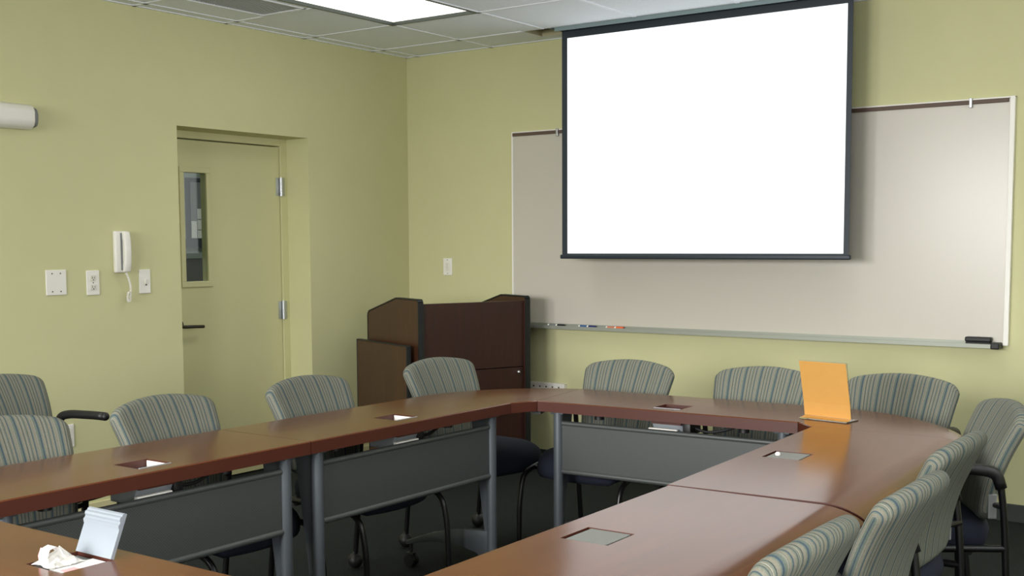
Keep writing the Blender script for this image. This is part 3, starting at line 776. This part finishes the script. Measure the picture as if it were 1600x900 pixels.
obj('rocker', nb(.006, .011, -.012, .012, h_/2-.026, h_/2+.026, .002), M['offwhite'], t); 
bm = bmesh.new()
for z in (.012, h_-.012): disc(bm, (.0075, 0, z), 'x', .003, .002, 10)
obj('screw', bm, M['slot'], t)
t = thing('outlet_strip', 'white strip of outlets low on the front wall, right of the lectern', 'outlet strip', (1.14, 0, .47), -PI/2)
obj('strip_body', nb(0, .035, -.13, .13, 0, .045, .004), M['white'], t)
bm = bmesh.new()
for k in range(5): box(bm, .0345, .0355, -.101+k*.047, -.091+k*.047, .016, .026)
obj('slots', bm, M['slot'], t)
# wall phone
t = thing('wall_phone', 'white wall phone hanging beside the door with a coiled cord', 'phone', (0, -2.297, 1.24))
bm = bmesh.new(); box(bm, 0, .026, -.040, .010, 0, .215, .007, 3); b_ = autosmooth(obj('phone_base', bm, M['white'], t))
bm = bmesh.new(); box(bm, .02, .030, -.010, .004, .012, .205, .003); obj('cradle_groove', bm, M['grey'], b_)
bm = bmesh.new(); prism(bm, [(.022, .0), (.046, .004), (.055, .05), (.058, .11), (.055, .17), (.046, .212), (.022, .216), (.026, .17), (.038, .155), (.041, .11), (.038, .06), (.026, .045)], 'y', -.002, .036, .006)
autosmooth(obj('handset', bm, M['white'], t), 50)
obj('handset_back', nb(.016, .04, .0, .034, .012, .204, .008, 3), M['offwhite'], t)
bm = bmesh.new(); pts = []
n = 150
for i in range(n+1):
    s = i/n; ph_ = s*2*PI*26
    # down, loop, and back up
    if s < .55: q = s/.55; c = Vector((.03, .016+.022*q+.012*math.sin(q*PI), .0-.125*q))
    else: q = (s-.55)/.45; a = q*PI*1.55; c = Vector((.03, .038-.009+.009*math.cos(a), -.125-.026*math.sin(a*.9)))
    pts.append(c+Vector((.0055*math.cos(ph_), .0055*math.sin(ph_), 0)))
tube(bm, pts, .0024, 6); autosmooth(obj('coiled_cord', bm, M['white'], t), 60)
# emergency light
t = thing('wall_lamp', 'white rounded wall fixture with a grey end, cut by the left edge', 'wall fixture', (0, -3.02, 1.935))
def rr(y0, y1, z0, z1, r, n=8):
    pts = []
    for cy, cz, a0 in ((y1-r, z1-r, 0), (y0+r, z1-r, PI/2), (y0+r, z0+r, PI), (y1-r, z0+r, 3*PI/2)):
        for k in range(n+1): a = a0+PI/2*k/n; pts.append((cy+r*math.cos(a), cz+r*math.sin(a)))
    return pts
bm = bmesh.new()
sec = [(-.001, .0), (.03, -.004), (.058, .012), (.07, .035), (.07, .085), (.055, .108), (.03, .118), (-.001, .116)]
prism(bm, [(a, b) for a, b in sec], 'y', -.23, .232, .008); autosmooth(obj('lamp_body', bm, M['white'], t), 50)
bm = bmesh.new()
cx_ = [(.05, .01), (.066, .02), (.074, .045), (.074, .075), (.06, .1), (.0, .11), (.0, .004)]
prism(bm, [(a*.9, b) for a, b in cx_], 'y', .226, .252, .01); autosmooth(obj('end_cap', bm, M['grey'], t), 50)

# ------------------------------------------------------------------ light
def area(name, loc, rot, sx, sy, power, col, spread=180):
    l = bpy.data.lights.new(name, 'AREA'); l.shape = 'RECTANGLE'; l.size = sx; l.size_y = sy; l.energy = power; l.color = col
    o = bpy.data.objects.new(name, l); COL.objects.link(o); o.location = loc; o.rotation_euler = rot; l.spread = math.radians(spread); return o
WPOW = (36, 70, 38)
for x0, x1, y0, y1 in LIGHTS:
    area('ceiling_lamp', ((x0+x1)/2, (y0+y1)/2, H+.001), (0, 0, 0), x1-x0-.04, y1-y0-.04, 4.5, (1, .985, .95), 110)
for i, (u0, u1, v0, v1) in enumerate(W_B):
    area('window_light', ((u0+u1)/2, RY-.08, (v0+v1)/2), (PI/2-math.radians(20), 0, 0), u1-u0, v1-v0, WPOW[i], (1, .99, .98), 85)
for (u0, u1, v0, v1), tilt, pw, spr in zip(W_R, (-14, 48), (44, 95), (85, 105)):
    area('window_light', (RX+.08, (u0+u1)/2, (v0+v1)/2), (PI/2+math.radians(tilt), 0, PI/2), u1-u0, v1-v0, pw, (1, .99, .98), spr)  # the second is an added fill, aimed up to brighten the ceiling
area('hallway_fill', (-1.2, -1.3, 2.55), (0, 0, 0), .5, 1.2, 26, (1, .98, .92))  # unseen light added to brighten the hallway behind the door glass
W = bpy.data.worlds.new('World'); S.world = W; W.use_nodes = True
bg = W.node_tree.nodes['Background']; bg.inputs[0].default_value = (.7, .8, .9, 1); bg.inputs[1].default_value = .15

# ------------------------------------------------------------------ camera
yaw, pitch, roll, F, PY = .62189, -.08440, -.00500, 1840.83, 537.08
cy, sy, cp, sp = math.cos(yaw), math.sin(yaw), math.cos(pitch), math.sin(pitch)
fwd = Vector((-sy*cp, cy*cp, sp)); right = Vector((cy, sy, 0)); up = right.cross(fwd)
c_, s_ = math.cos(roll), math.sin(roll)
r2 = right*c_+up*s_; u2 = up*c_-right*s_
cam = bpy.data.cameras.new('Camera'); co = bpy.data.objects.new('Camera', cam); COL.objects.link(co)
mw = Matrix.Identity(4)
for i in range(3): mw[i][0] = r2[i]; mw[i][1] = u2[i]; mw[i][2] = -fwd[i]
mw.translation = Vector((5.2164, -6.0874, 1.3775)); co.matrix_world = mw
cam.sensor_width = 36; cam.sensor_fit = 'HORIZONTAL'; cam.lens = F/1600*36; cam.shift_y = (PY-450)/1600; cam.clip_start = .05
S.camera = co
vs = S.view_settings
vs.view_transform = 'Standard'; vs.look = 'None'; vs.exposure = .16; vs.gamma = 1; vs.use_curve_mapping = False
S.cycles.use_denoising = True
S.cycles.max_bounces = 10; S.cycles.diffuse_bounces = 5
